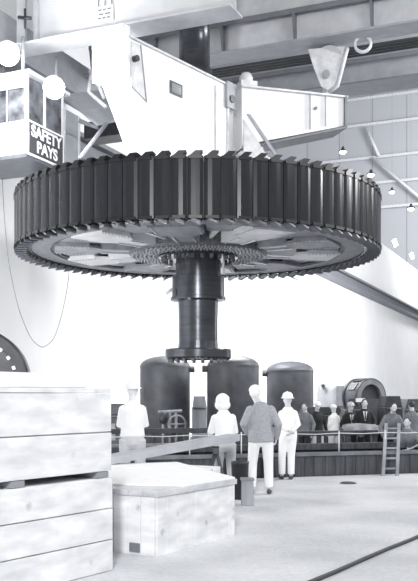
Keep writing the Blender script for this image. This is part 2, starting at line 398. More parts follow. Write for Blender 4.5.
# hook block hanging from the middle girder
hb = P(325, 96, 26.75)
th = thing('hook_block', hb, 'white tapered sheave block hanging over the right lifting arm', 'hook block')
def HB(px, py, d=26.4): return P(px, py, d)
for d in (26.4, 26.95):
    m = MB(); m.prism([HB(308,49,d), HB(346,46,d), HB(341,66,d), HB(334,86,d), HB(327,90,d), HB(321,86,d), HB(314,68,d)], V((0,.06,0))); m.build('side_plate', white2_m, th, bevel=.01)
m = MB(); m.cyl(P(329,60,26.5), P(329,60,26.95)+V((0,-.03,0)), .42, n=32); m.build('sheave', girl_m, th)
m = MB(); m.cyl(HB(326,74,26.28), HB(326,74,27.05), .12, n=20); m.build('pin', girm_m, th)
m = MB(); m.tube([HB(327,84,26.7), HB(326,93,26.7)], .11, 12); m.build('shank', white2_m, th)
m = MB(); m.tube([HB(347,48,26.3), HB(344,60,26.3), HB(337,86,26.3), HB(329,92,26.3)], .07, 8); m.build('guard', girl_m, th)
m = MB(); m.lathe([(.2,-.05),(.27,-.05),(.27,.05),(.2,.05),(.2,-.05)], P(363,44,26.0), (.2,1,0), 24); hk = m.build('sheave_ring', white2_m)
tag(hk, 'small pale sheave ring under the crane girder at upper right', 'pulley')

# ---------------------------------------------------------------- rotor
RC = V((-.31, 25, 5.8))
rot = thing('generator_rotor', RC, 'huge dark generator rotor with ring of poles and hanging shaft', 'rotor')
NP = 84; R = 5.13
def rp(r, ang, z): return RC+V((r*math.cos(ang), r*math.sin(ang), z))
# one pole at angle 0, radial +x, tangential y
def loc(x, y, z): return RC+V((x, y, z))
m = MB(); hw = .182
m.prism([loc(4.66,-.15,.0), loc(4.93,-.16,.0), loc(4.95,-hw,.0), loc(5.09,-hw,.0), loc(5.115,-.1,.0), loc(5.12,0,.0), loc(5.115,.1,.0), loc(5.09,hw,.0), loc(4.95,hw,.0), loc(4.93,.16,.0), loc(4.66,.15,.0)], UP*1.41)
pole0 = m.build('pole', pole_m, rot)
m = MB()
for z in (.0, 1.36): m.obox(loc(4.9,-.15,z-.015), V((.235,0,0)), V((0,.30,0)), V((0,0,.07)))
m.box(loc(5.03,.1875,.7), (.03,.008,1.38))
clamp0 = m.build('end_clamp', edge_m, pole0)
m = MB()   # slanted fan scoops, above and below
m.prism([loc(4.82,-.15,1.40), loc(4.82,.06,1.40), loc(4.82,.17,1.53), loc(4.82,.0,1.53)], V((.29,0,0)))
fan0 = m.build('fan_blade', mat('fan_black', 30, .4, 0, .1, 8), pole0)
m = MB()
m.prism([loc(4.74,-.14,.0), loc(5.09,-.12,.0), loc(5.12,.10,-.12), loc(4.80,.12,-.12)], V((0,.035,.03)))
m.prism([loc(4.78,.08,.01), loc(5.04,.08,.01), loc(5.1,.115,-.11), loc(4.80,.115,-.11)], V((0,.02,.0)))
fan1 = m.build('fan_scoop', blade_m, pole0)
for k in range(1, NP):
    p = pole0.copy(); COL.objects.link(p); p.parent = rot; p.rotation_euler = (0,0,2*PI*k/NP)
    for c0 in (clamp0, fan0, fan1):
        c = c0.copy(); COL.objects.link(c); c.parent = p
def ring(r0, r1, z0, z1, n=128): return MB().lathe([(r0,z0),(r1,z0),(r1,z1),(r0,z1),(r0,z0)], RC, n=n, smooth=False)
rim = ring(4.14, 4.7, .03, 1.38).build('rim', rim_m, rot)
ring(4.02, 4.14, .06, 1.3).build('rim_seat', rimd_m, rot)
disc = ring(1.6, 4.03, .62, .68).build('upper_disc', spid_m, rot)
ring(1.6, 4.03, 1.3, 1.36).build('top_disc', spid_m, rot)
# lower deck: outer segments and inner segments between the ten arms
NA = 10
for k in range(NA):
    a = 2*PI*k/NA+.18; e = V((math.cos(a), math.sin(a), 0)); g = V((-e.y, e.x, 0))
    m = MB()
    w0, w1 = .34, .62
    def q(r, t_, z): return RC+e*r+g*t_+UP*z
    m.prism([q(1.85,-w0,.0), q(2.75,-w0,.0), q(3.1,-w1,.0), q(4.03,-w1,.0), q(4.03,w1,.0), q(3.1,w1,.0), q(2.75,w0,.0), q(1.85,w0,.0)], UP*.07)
    m.obox(q(1.85,-w0,.07), e*.95, g*.05, UP*.54); m.obox(q(1.85,w0-.05,.07), e*.95, g*.05, UP*.54)
    m.obox(q(3.1,-w1,.07), e*.93, g*.05, UP*.54); m.obox(q(3.1,w1-.05,.07), e*.93, g*.05, UP*.54)
    arm = m.build('spider_arm', spid_m if k % 2 else spidl_m, rot)
    m = MB()
    for sgn in (-1, 1):
        for j in range(9): m.cyl(q(3.12+j*.105, sgn*(w1-.06), .0), q(3.12+j*.105, sgn*(w1-.06), -.03), .022, n=6)
        m.obox(q(2.0,sgn*(w0-.09)-.03,-.03), e*.75, g*.06, UP*.03)
    tag(m.build('bolt_row', bolt_m, arm), kind='stuff')
    a2 = a+PI/NA; e2 = V((math.cos(a2), math.sin(a2), 0)); g2 = V((-e2.y, e2.x, 0))
    m = MB(); def_w = .62
    def q2(r, t_, z): return RC+e2*r+g2*t_+UP*z
    m.prism([q2(3.0,-.28,.1), q2(3.92,-.5,.1), q2(4.0,0,.1), q2(3.92,.5,.1), q2(3.0,.28,.1)], UP*.05)
    m.build('deck_plate', spid_m, rot)
    m = MB(); m.obox(q2(1.9,-.04,.1), e2*1.1, g2*.08, UP*.52); m.build('web_plate', spidl_m, rot)
ring(3.0, 3.1, .12, .62, 96).build('stiffener_ring', rim_m, rot)
hub = MB().lathe([(0,-.08),(1.93,-.06),(1.98,.0),(1.98,.64)], RC, n=96, smooth=False).build('hub_plate', hub_m, rot)
m = MB()
for i, rr in enumerate((1.28, 1.4, 1.52, 1.64, 1.76, 1.88)):
    N = int(rr*36)
    for k in range(N):
        a = 2*PI*(k+.5*(i%2))/N; m.cyl(rp(rr,a,-.06), rp(rr,a,-.11), .026, n=5, smooth=False)
tag(m.build('bolt_field', bolt_m, hub), kind='stuff')
# shaft
def sh(prof, name, mt, par, n=64):
    return MB().lathe(prof, V((RC.x, RC.y, 0)), n=n, smooth=False).build(name, mt, par)
def cyls(prof, name, mt, par):
    m = MB()
    for i in range(len(prof)-1):
        (r0,z0),(r1,z1) = prof[i], prof[i+1]
        m.lathe([(r0,z0),(r1,z1)], V((RC.x,RC.y,0)), n=72, smooth=abs(r0-r1) < .02)
    return m.build(name, mt, par)
shf = cyls([(0,5.75),(.64,5.75),(.64,5.2),(.66,5.2),(.66,5.14),(.74,5.12),(.75,4.56),(.79,4.55),(.79,4.47),(.57,4.44),(.556,3.9),(.556,3.3),(.58,3.08),(.58,3.06),(0,3.06)], 'shaft', shaft_m, rot)
fl = cyls([(.5,5.79),(1.12,5.79),(1.13,5.76),(1.13,5.68),(1.1,5.66),(.5,5.66)], 'top_flange', shaft_m, shf)
def boltring(r, z0, z1, N, br, par, mt=hub_m):
    for k in range(N):
        m = MB(); a = 2*PI*(k+.5)/N; c = V((RC.x+r*math.cos(a), RC.y+r*math.sin(a), 0))
        m.cyl(c+UP*z0, c+UP*z1, br, n=6, smooth=False); m.build('flange_bolt', mt, par)
boltring(1.0, 5.66, 5.55, 24, .055, shf)
cf = cyls([(.5,3.08),(.93,3.08),(.94,3.05),(.94,2.84),(.91,2.80),(.5,2.80)], 'coupling_flange', shaft_m, shf)
boltring(.83, 2.80, 2.72, 20, .05, shf)
m = MB(); m.tube([V((RC.x+.72,RC.y-.5,5.7)), V((RC.x+.72,RC.y-.5,5.15))], .03); m.tube([V((RC.x-.72,RC.y-.4,4.75)), V((RC.x-.9,RC.y-.4,4.62))], .05); m.build('pipe', rope_m, shf)
# upper shaft stub above the beam
ux = XD(194.5, 25)
m = MB(); m.lathe([(.52,10.82),(.52,11.0),(.44,11.02),(.44,12.35),(.46,12.36),(.46,12.6),(.44,12.62),(.44,16.0),(0,16.0)], V((ux, 25.0, 0)), n=48, smooth=False)
us = m.build('upper_shaft', shaft_m); us.name = 'suspension_column'; tag(us, 'dark round column rising from the white lifting beam to the crane', 'column')
for p in us.data.polygons: p.use_smooth = abs(p.normal.z) < .3

# ---------------------------------------------------------------- operator cab
K = V((-4.98, 24.0, 0)); zb = CZ+6.55
cab = thing('crane_cab', V((K.x, K.y, zb)), 'pale crane operator cab with windows hanging at upper left', 'crane cab')
def CB(c, l, z): q = K-Ch*c+Lh*l; return V((q.x, q.y, zb+z))
CH = 2.25; CLn = 1.85; CWd = 2.2
m = MB()
m.obox(CB(CWd,0,.1), Ch*CWd, Lh*.06, UP*.88); m.obox(CB(.06,0,.1), Ch*.06, Lh*CLn, UP*.88); m.obox(CB(CWd,CLn-.06,.1), Ch*CWd, Lh*.06, UP*.88)
m.build('lower_wall', cab_m, cab)
m = MB(); m.obox(CB(CWd,0,0), Ch*CWd, Lh*CLn, UP*.1); m.build('floor_pan', gird_m, cab)
m = MB(); m.obox(CB(CWd+.1,-.1,CH), Ch*(CWd+.25), Lh*(CLn+.2), UP*.1); m.build('cab_roof', cab_m, cab)
for (c, l) in ((.09,0), (.09,CLn-.09), (CWd,0), (CWd*.62,0), (.09,CLn*.45)):
    m = MB(); m.obox(CB(c,l,.98), Ch*.09, Lh*.09, UP*(CH-.98)); m.build('window_post', cab_m, cab)
m = MB(); m.obox(CB(CWd-.05,.03,.98), Ch*(CWd-.1), Lh*.015, UP*.95); m.build('front_glass', glass_m, cab)
m = MB(); m.obox(CB(.045,.06,.98), Ch*.015, Lh*(CLn-.1), UP*(CH-1.0)); m.build('side_glass', glass_m, cab)
m = MB(); m.obox(CB(.1,-.02,.95), Ch*.1, Lh*(CLn+.02), UP*.06); m.obox(CB(CWd,-.03,.95), Ch*CWd, Lh*.03, UP*.06); m.obox(CB(CWd,-.03,1.92), Ch*CWd, Lh*.05, UP*.35); m.build('sill', cab_m, cab)
m = MB()
for c in (.7, 1.1, 1.55): m.obox(CB(c,.02,.98), Ch*.035, Lh*.02, UP*.95)
m.build('mullion', cab_m, cab)
m = MB(); m.obox(CB(.16,CLn,-.35), Ch*.22, Lh*.8, UP*2.2); m.build('rear_panel', girm_m, cab)
m = MB(); m.obox(CB(.02,CLn+.0,1.15), Ch*.08, Lh*.7, UP*.06); m.obox(CB(.02,CLn+.7,-.35), Ch*.1, Lh*.09, UP*2.2); m.build('rear_frame', girl_m, cab)
for (c, l) in ((.2,.1), (CWd-.1,.1), (.2,CLn-.1), (CWd-.1,CLn-.1)):
    m = MB(); m.tube([CB(c,l,CH+.1), CB(c,l,CH+1.1)], .05); m.build('hanger', girm_m, cab)
# safety sign on the cab: panel plane faces +Ch
sg = CB(-.03, -.05, .06)
ts = thing('safety_sign', sg, 'dark sign with white border reading SAFETY PAYS hung on the cab', 'sign')
m = MB(); m.obox(sg, Lh*1.8, Ch*.03, UP*.96); m.build('sign_frame', signw_m, ts)
m = MB(); m.obox(sg+Lh*.06+UP*.06+Ch*.03, Lh*1.68, Ch*.008, UP*.84); face = m.build('sign_face', sign_m, ts)
def text(body, pos, size, xd, yd, name, mt, par, root_o, wid=None, ex=.006, off=.012):
    cu_ = bpy.data.curves.new(name, 'FONT'); cu_.body = body; cu_.size = size; cu_.extrude = ex; cu_.offset = off
    cu_.align_x = 'CENTER'; cu_.align_y = 'CENTER'
    tmp = bpy.data.objects.new(name, cu_); COL.objects.link(tmp)
    dg = bpy.context.evaluated_depsgraph_get(); me = bpy.data.meshes.new_from_object(tmp.evaluated_get(dg))
    bpy.data.objects.remove(tmp)
    w = max(v.co.x for v in me.vertices)-min(v.co.x for v in me.vertices)
    sx = wid/w if wid else 1
    zd = V(xd).cross(V(yd))
    M = Matrix((( xd[0],yd[0],zd[0]),(xd[1],yd[1],zd[1]),(xd[2],yd[2],zd[2])))
    for v in me.vertices: v.co = M@V((v.co.x*sx, v.co.y, v.co.z))+V(pos)-V(root_o)
    me.materials.clear(); me.materials.append(mt)
    ob = bpy.data.objects.new(name, me); COL.objects.link(ob); ob.parent = par; return ob
text('SAFETY', sg+Lh*.9+UP*.68+Ch*.044, .44, Lh, UP, 'lettering', signw_m, face, sg, 1.52)
text('PAYS', sg+Lh*.93+UP*.28+Ch*.044, .44, Lh, UP, 'lettering', signw_m, face, sg, 1.02)

# flood lamps on the cab (the two glowing globes)
def flood(px, py, d, r, label, en):
    c = P(px, py, d)
    t = thing('flood_lamp', c, label, 'lamp', None)
    m = MB(); m.ell((c.x,c.y,c.z), (r,r,r), 20, 14); m.build('globe', lampb_m, t)
    m = MB(); m.lathe([(r*.75,r*.6),(r*.8,r*.8),(r*.3,r*1.15),(0,r*1.2)], c, n=20); m.build('cap', girl_m, t)
    ld = bpy.data.lights.new('flood', 'POINT'); ld.energy = en; ld.shadow_soft_size = r*1.05
    lo = bpy.data.objects.new('flood_light', ld); COL.objects.link(lo); lo.location = c+V((0,-r*1.3,-r*.4)); ld.shadow_soft_size = .15
    return t
flood(8, 54, 23.2, .30, 'glowing white flood lamp at far left edge above the cab', 500)
flood(54, 88, 22.6, .27, 'glowing white flood lamp in front of the cab window', 500)

# pendant lamps in front of the end wall
def pend(px, py, d, w, label):
    c = P(px, py, d); r = w/F*d/2
    t = thing('pendant_lamp', c, label, 'lamp', 'pendant lamps in the hall')
    m = MB(); m.lathe([(r,0),(r*.95,r*.25),(r*.4,r*.6),(r*.22,r*1.2),(0,r*1.25)], c, n=24); m.build('lamp_shade', shade_m, t)
    m = MB(); m.ell(c+UP*(-.0), (r*.72,r*.72,r*.42), 16, 8); m.build('bulb', lamp_m, t)
    m = MB(); m.tube([c+UP*r*1.2, V((c.x,c.y,46.88))], .007, 6); m.build('cord', gird_m, t)
pend(343, 152, 62, 9, 'white bottomed pendant lamp above the rotor right shoulder')
pend(371, 175, 60, 9, 'pendant lamp beside the rotor upper right edge')
pend(392, 192, 66, 7.5, 'dim pendant lamp between the two brighter ones at right')
pend(411, 209, 68, 8.5, 'pendant lamp nearest the right edge of the photo')
for (px, py, w, l) in ((394, 243, 8, 'larger square glowing wall light at left above the ledge'), (411, 256, 7, 'smaller square glowing wall light near right edge above runway')):
    # on the long wall
    r = (px-CX)/F; s_ = (r*28+6.67)/(.392-r*.92); c = V((W0.x+.392*s_, W0.y+.92*s_, 0))+Ch*.05
    c.z = CZ-(py-HY)/F*c.y; h = w/F*c.y*.5
    ww = h*3.2
    m = MB(); m.prism([c+UP*h, c+Lh*ww, c-UP*h, c-Lh*ww], Ch*.12)
    tag(m.build('wall_light', lamp_m), l, 'light')

# ---------------------------------------------------------------- hanging cable loop, big ring at left
pts = []
ctrl = [(2,150),(3,200),(8,262),(18,308),(30,338),(42,349),(54,340),(62,315),(68,285),(70,262)]
for i in range(len(ctrl)-1):
    for k in range(4):
        f = k/4; pts.append(P(ctrl[i][0]*(1-f)+ctrl[i+1][0]*f, ctrl[i][1]*(1-f)+ctrl[i+1][1]*f, 27.2+.04*ctrl[i][0]*(1-f)+.04*ctrl[i+1][0]*f))
pts = [P(2,140,27.0)]+pts+[P(70,262,30), P(71,140,30.0)]
for _ in range(2): pts = [pts[0]]+[(pts[i-1]+pts[i]*2+pts[i+1])/4 for i in range(1,len(pts)-1)]+[pts[-1]]
m = MB(); m.tube(pts, .014, 6); tag(m.build('hanging_cable', wire_m), 'thin grey cable hanging in a loop before the white wall', 'cable')
rc = P(-27, 383, 19.5); rr = 56/F*19.5
tr = thing('turbine_ring', V((rc.x, rc.y, 0)), 'large dark machine ring partly seen behind the crates at left edge', 'machine')
ax = V((.12,-1,0)).normalized()
m = MB(); m.lathe([(rr*.80,-.5),(rr,-.5),(rr,.1),(rr*.96,.14),(rr*.80,.14),(rr*.80,-.5)], rc, ax, 72, smooth=False); rg = m.build('outer_ring', dark_m, tr)
m = MB(); m.lathe([(0,-.2),(rr*.82,-.2),(rr*.82,.02),(rr*.3,.06),(0,.06)], rc, ax, 64, smooth=False); m.build('disc', dark_m, tr)
m = MB(); g1 = ax.cross(UP).normalized()*-1
for k in range(24):
    a = 2*PI*k/24+.1; dv = (V((1,0,0))-ax*ax.x).normalized()*math.cos(a)+UP*math.sin(a); tv = ax.cross(dv)
    m.obox(rc+dv*rr*.74+ax*.02-tv*.04, dv*rr*.1, tv*.08, ax*.05)
m.build('clamp_lugs', signw_m, tr)
m = MB(); m.box((rc.x, rc.y+.2, .4), (1.6, .9, .8)); m.build('base', dark_m, tr)

# ---------------------------------------------------------------- tanks
def tank(px, w, top, d, label, lug):
    r = w/2/F*d; x = XD(px, d); zt = CZ-(top-HY)/F*d
    t = thing('storage_tank', V((x,d,-.02)), label, 'tank', 'domed tanks behind the pit')
    c = V((x,d,0)); dm = .36
    m = MB(); m.lathe([(r*.94,-.02),(r,.05),(r,zt-dm)], c, n=64); sh_ = m.build('shell', tank_m, t)
    prof = [(r*1.0, zt-dm)]+[(r*math.cos(a)*1.0, zt-dm+dm*math.sin(a)) for a in [PI/2*k/10 for k in range(1, 11)]]
    m = MB(); m.lathe(prof, c, n=64); m.build('domed_top', tank_m, t)
    m = MB(); m.lathe([(r,zt-dm-.05),(r*1.012,zt-dm-.05),(r*1.012,zt-dm+.0),(r,zt-dm+.0)], c, n=64, smooth=False); m.build('weld_band', mach_m, t)
    m = MB(); q = c+V((lug*r*.98,-.1,zt-dm-.1)); m.cyl(q, q+V((lug*.18,0,0)), .12, n=16); m.build('nozzle', tank_m, t)
    return t, c, r
t1 = tank(165, 50, 356, 30.7, 'leftmost dark domed tank with valve gear on its front', 1)
t2 = tank(233, 52, 355, 29.5, 'middle dark domed tank behind the grey jacket man', -1)
t3 = tank(290, 47, 361, 32.7, 'rightmost dark domed tank behind the person in hard hat', -1)
# valve gear in front of tank 1
o = P(170, 446, 28.6); tv = thing('valve_gear', V((o.x, 28.6, -.02)), 'pipe and handwheel valve gear standing before the leftmost tank', 'valve')
m = MB()
for px in (163, 170, 176): m.tube([V((XD(px,28.6), 28.6, -.02)), P(px, 412, 28.6)], .045, 8)
m.tube([P(158,412,28.6), P(182,411,28.6)], .05, 8); m.build('pipework', machl_m, tv)
m = MB(); m.lathe([(.26,-.03),(.31,-.03),(.31,.03),(.26,.03),(.26,-.03)], P(177,424,28.4), (0.1,1,0), 28); m.tube([P(169,424,28.4), P(185,424,28.4)], .025); m.tube([P(177,416,28.4), P(177,432,28.4)], .025); m.build('handwheel', machl_m, tv)
m = MB(); m.ell(P(163,418,28.4), (.16,.16,.2)); m.ell(P(171,433,28.4), (.18,.16,.14)); m.build('valve_body', dark_m, tv)

# ---------------------------------------------------------------- background machinery & clutter
def bx(px0, px1, y0, y1, d, dep, name, mt, label=None, cat=None, bev=.02, parent=None, group=None, zb_=None):
    a, b = P(px0, y0, d), P(px1, y1, d)
    lo = b.z if zb_ is None else zb_
    m = MB(); m.obox(V((a.x, d, lo)), V((b.x-a.x,0,0)), V((0,dep,0)), V((0,0,a.z-lo)))
    o = m.build(name, mt, parent, bevel=bev)
    if label: tag(o, label, cat, group)
    return o
t = thing('white_tank', V((XD(333,35),35,-.04)), 'pale upright tank with a grey door right of the dark tanks', 'tank')
c = V((XD(334,35),35,0)); r = 17/F*35
m = MB(); m.lathe([(r,-.04),(r,1.9),(r*.93,2.15),(r*.7,2.32),(0,2.38)], c, n=40); m.build('shell', mat('pale_tank_paint', 178, .6, 0, .08, 2), t)
m = MB(); m.obox(P(337,406,34.2)+V((0,0.0,0)), V((.5,0,0)), V((0,.15,0)), V((0,0,.78))); m.build('door', mat('grey_door', 128, .6), t)
m = MB(); m.cyl(P(323,386,34.3), P(323,386,34.7), .07, n=12); m.build('knob', dark_m, t)
# turbine casing (arched drum)
d = 28.5; c = P(365.5, 397, d); rr = 17.5/F*d
t = thing('arched_machine_casing', V((c.x,d,-.02)), 'dark arched machine casing with square ports right of the pale tank', 'machine')
ax = V((.55,-1,0)).normalized()
m = MB(); m.lathe([(rr*.72,.0),(rr,.0),(rr,.75),(rr*.72,.75),(rr*.72,.0)], c-ax*.45, ax, 56, smooth=False); ro = m.build('casing_ring', mat('casing_paint', 118, .45, 0, .15, 3), t)
m = MB(); m.lathe([(rr*1.0,.0),(rr*1.07,.0),(rr*1.07,.08),(rr*1.0,.08)], c-ax*.45, ax, 56, smooth=False); m.lathe([(rr*1.0,.0),(rr*1.07,.0),(rr*1.07,.08),(rr*1.0,.08)], c+ax*.22, ax, 56, smooth=False); m.build('rib', mach_m, ro)
m = MB(); m.lathe([(0,0),(rr*.73,0),(rr*.73,.1),(0,.1)], c+ax*.08, ax, 48, smooth=False); m.build('end_plate', dark_m, t)
m = MB()
for a in (1.25, 1.9, 2.5, .6):
    dv = V((1,0,0)); e1 = (dv-ax*ax.x).normalized(); e2 = ax.cross(e1); dr = e1*math.cos(a)+e2*math.sin(a)
    if dr.z < 0: dr = e1*math.cos(a)-e2*math.sin(a)
    tv_ = ax.cross(dr); m.obox(c+dr*rr*.99-ax*.25-tv_*.14, ax*.36, tv_*.28, dr*.03)
m.build('port_cover', dark_m, t)
m = MB(); m.box((c.x, d, .82), (1.25, 1.0, 1.68)); m.build('base', mach_m, t)
m = MB(); m.obox(P(356,402,27.6), V((.28,0,0)), V((0,.05,0)), UP*.12); m.build('plate', signw_m, t)
# dark motor housing and machines at right
def lowmachine(px0, px1, top, d, dep, mt, label, name='machine_housing', cat='machine', knobs=True):
    a = P(px0, top, d); x1 = XD(px1, d)
    t = thing(name, V(((a.x+x1)/2, d+dep/2, -.02)), label, cat)
    m = MB(); m.obox(V((a.x,d,-.02)), V((x1-a.x,0,0)), V((0,dep,0)), UP*(a.z*.82)); m.build('body', mt, t, bevel=.03)
    m = MB(); w = x1-a.x
    m.prism([V((a.x+.02*w,d+.03,a.z*.82-.02)), V((a.x+.12*w,d+.03,a.z)), V((a.x+.86*w,d+.03,a.z)), V((a.x+.98*w,d+.03,a.z*.82-.02))], V((0,dep-.06,0))); m.build('cover', mt, t, bevel=.02)
    m = MB()
    for k in range(3): m.obox(V((a.x+w*(.15+k*.27),d-.02,a.z*.35)), V((w*.16,0,0)), V((0,.03,0)), UP*a.z*.3)
    m.build('panel_plates', machl_m if knobs else mt, t)
    m = MB(); m.tube([V((a.x+.1*w,d-.05,a.z*.78)), V((a.x+.9*w,d-.05,a.z*.78))], .03); m.build('grab_rail', mach_m, t)
    return t
lowmachine(385, 403, 396, 26.2, 1.2, dark_m, 'dark motor housing behind the man above the ladder')
lowmachine(405, 432, 399, 28.5, 1.6, mach_m, 'grey machine housing at the right edge behind the workers')
lowmachine(300, 346, 407, 29.6, 1.2, dark_m, 'long dark low machine in front of the pale tank')
lowmachine(342, 376, 410, 26.6, 1.0, dark_m, 'dark machine block behind the men in suits')
lowmachine(104, 141, 404, 24.0, 1.4, mach_m, 'dark block for the shaded wall base behind the leftmost person in white')  # dark block added in place of shading at the wall base
lowmachine(192, 207, 396, 27.6, .8, woodg_m, 'weathered wooden crate between left and middle tanks', 'wooden_crate', 'crate', False)
# timber lagging of the pit: barrier wall, rail beams
br = thing('pit_barrier', E1, 'long dark timber barrier along the edge of the pit', 'barrier')
def EP(s_, t_, z): q = E1+ED*s_+EN*t_; return V((q.x,q.y,z))
m = MB()
k = -11.0
while k < 6.5:
    w = random.uniform(.22,.3); m.obox(EP(k,.02+random.uniform(0,.012),0), ED*(w-.012), EN*.04, UP*random.uniform(.43,.45)); k += w
m.build('boards', woodd_m, br)
m = MB(); m.obox(EP(-11,-.02,.44), ED*17.5, EN*.16, UP*.08); m.build('cap_rail', mat('cap_timber', 120, .8, 0, .15, 3), br, bevel=.01)
m = MB(); m.obox(EP(-11,.35,.55), ED*17.5, EN*.2, UP*.14); m.obox(EP(-11,.45,-.02), ED*17.5, EN*.06, UP*.58); m.build('back_beam', woodd_m, br, bevel=.01)
# post and rope line
pr = thing('rope_railing', EP(-8,.12,0), 'thin pale rope railing on slim posts along the pit', 'railing')
m = MB(); ppx = []
s_ = -10.4
while s_ < 6:
    q = EP(s_,.1,.4); m.tube([q, EP(s_,.1,.98)], .014, 6); ppx.append(s_); s_ += 1.15
m.build('post', rope_m, pr)
m = MB()
for zz in (.93,): 
    pts = []
    for i in range(len(ppx)-1):
        for f in (0,.5): pts.append(EP(ppx[i]+f*1.15, .1, zz-(.02 if f else 0)))
    m.tube(pts, .009, 6)
m.build('rope', rope_m, pr)
# dark steel frames in the pit that fill the middle ground
def frame(s0, s1, t0, h, label, mt=dark_m):
    t = thing('steel_frame', EP(s0,t0,-.02), label, 'frame')
    m = MB(); m.obox(EP(s0,t0,-.02), ED*(s1-s0), EN*.12, UP*h*.55); m.build('lower_plate', mt, t)
    m = MB(); m.obox(EP(s0,t0-.02,h-.12), ED*(s1-s0), EN*.16, UP*.12); m.build('top_channel', mach_m, t, bevel=.01)
    k = s0+.1
    while k < s1:
        m = MB(); m.obox(EP(k,t0,h*.5), ED*.09, EN*.1, UP*h*.42); m.build('upright', mach_m, t); k += .75
    m = MB(); m.obox(EP(s0,t0-.1,h*.6), ED*(s1-s0), EN*.08, UP*.06); m.build('mid_rail', machl_m, t)
frame(-.3, 2.9, 1.6, .92, 'dark steel frame with uprights below the men in suits')
frame(-4.2, -.7, 2.2, 1.0, 'dark steel frame behind the standing visitors, below the tanks')
# tarpaulin draped over a trestle
d = 21.6
t = thing('tarp_covered_table', V((XD(363,d),d,-.02)), 'grey tarpaulin draped over a bench before the men in suits', 'covered bench')
m = MB(); NX, NY = 26, 9; x0, x1 = XD(344,d), XD(384,d); vs = []; fs = []
zt = CZ-(424.5-HY)/F*d
for j in range(NY):
    for i in range(NX):
        fx = i/(NX-1); fy = j/(NY-1)
        drop = max(0, .35-fy)*.62*(1+.35*math.sin(fx*19))
        zz = zt-drop+.015*math.sin(fx*9+fy*5)-.06*abs(fx-.5)
        if fx > .93 or fx < .05: zz -= .08
        vs.append(V((x0+(x1-x0)*fx+.02*math.sin(fy*7), d-.1+fy*.9+.03*math.sin(fx*21)*(1-fy), zz)))
for j in range(NY-1):
    for i in range(NX-1): fs.append((j*NX+i, j*NX+i+1, (j+1)*NX+i+1, (j+1)*NX+i))
m.add(vs, fs, True); tp = m.build('tarpaulin', tarp_m, t); sd = tp.modifiers.new('Solidify', 'SOLIDIFY'); sd.thickness = .02
m = MB(); m.obox(V((x0+.08,d+.15,zt-.15)), V((x1-x0-.16,0,0)), V((0,.6,0)), UP*.06); m.build('bench_top', woodg_m, t)
for xx in (x0+.12, x1-.2):
    for yy in (d+.2, d+.66): m = MB(); m.obox(V((xx,yy,-.02)), V((.07,0,0)), V((0,.07,0)), UP*(zt-.13)); m.build('leg', woodg_m, t)
# ladder leaning over the edge
lb, lt = V((XD(391,19.25),19.25,0)), V((XD(392,20.2),20.2,CZ-(424-HY)/F*20.2))
t = thing('wooden_ladder', V((lb.x,lb.y,0)), 'pale wooden ladder standing against the pit barrier at right', 'ladder')
ax = (lt-lb)
for sgn, px0, px1 in ((-1, 383, 386), (1, 397, 399)):
    a, b = V((XD(px0,19.25),19.25,0)), P(px1, 423, 20.0)
    m = MB(); m.obox(a-V((.035,.03,0)), V((.07,0,0)), V((0,.06,0)), b-a); m.build('side_rail', woodg_m, t)
for k in range(5):
    f = .13+k*.19; a = V((XD(383,19.25),19.25,0)).lerp(P(386,423,20.0), f); b = V((XD(397,19.25),19.25,0)).lerp(P(399,423,20.0), f)
    m = MB(); m.tube([a,b], .022, 8); m.build('rung', woodg_m, t)

# ---------------------------------------------------------------- crates
def crate(o, ud, nd, Ln, D, z0, z1, rows, name, label, lid=None, group=None, mt=wood_m, battens=(), lidm=None, vert=False):
    o = V((o[0],o[1],z0)); ud = V(ud).normalized(); nd = V(nd).normalized(); H = z1-z0
    t = thing(name, o+ud*Ln/2+nd*D/2, label, 'crate', group)
    m = MB(); m.obox(o+ud*.03+nd*.03, ud*(Ln-.06), nd*(D-.06), UP*(H-.005)); m.build('inner_box', mt, t)
    m = MB(); h = H/rows
    if not vert:
        for r_ in range(rows):
            j = random.uniform(0,.008)
            m.obox(o+UP*(r_*h+.006)-nd*j, ud*Ln, nd*.03, UP*(h-.012)); m.obox(o+nd*(D-.03)+UP*(r_*h+.006), ud*Ln, nd*.03, UP*(h-.012))
            m.obox(o+UP*(r_*h+.006)+nd*.03-ud*j, ud*.03, nd*(D-.06), UP*(h-.012)); m.obox(o+UP*(r_*h+.006)+nd*.03+ud*(Ln-.03), ud*.03, nd*(D-.06), UP*(h-.012))
    else:
        k = 0; 
        while k < Ln-.02:
            w = min(.19, Ln-k); m.obox(o+ud*k-nd*random.uniform(0,.006), ud*(w-.006), nd*.03, UP*H); m.obox(o+ud*k+nd*(D-.03), ud*(w-.006), nd*.03, UP*H); k += .19
        k = .03
        while k < D-.04:
            w = min(.19, D-.03-k); m.obox(o+nd*k-ud*random.uniform(0,.006), ud*.03, nd*(w-.006), UP*H); m.obox(o+nd*k+ud*(Ln-.03), ud*.03, nd*(w-.006), UP*H); k += .19
    m.build('side_boards', mt, t, bevel=.004)
    for b in battens:
        m = MB(); m.obox(o+ud*b-nd*.025, ud*.1, nd*.025, UP*H); m.build('batten', mt, t, bevel=.003)
    if lid:
        ov, th_ = lid; m = MB(); k = -ov
        while k < D+ov-.01:
            w = min(.2, D+ov-k); m.obox(o-ud*ov+nd*k+UP*H, ud*(Ln+2*ov), nd*(w-.006), UP*th_); k += .2
        m.build('lid', lidm or mt, t, bevel=.004)
    return t
kc = V((-.97, 8.8, 0)); ku = V((-.56,-.83,0)).normalized(); kn = V((-.83,.56,0)).normalized()
crate(kc, ku, kn, 3.6, 1.7, 0, .94, 3, 'wooden_crate', 'large pale wooden crate on the floor at left, lowest of the stack', lid=None, battens=())
crate(kc+ku*.02, ku, kn, 3.5, 1.62, 1.0, 1.78, 2, 'wooden_crate', 'large pale wooden crate at left stacked on the lower crate', lid=(.0,.045))
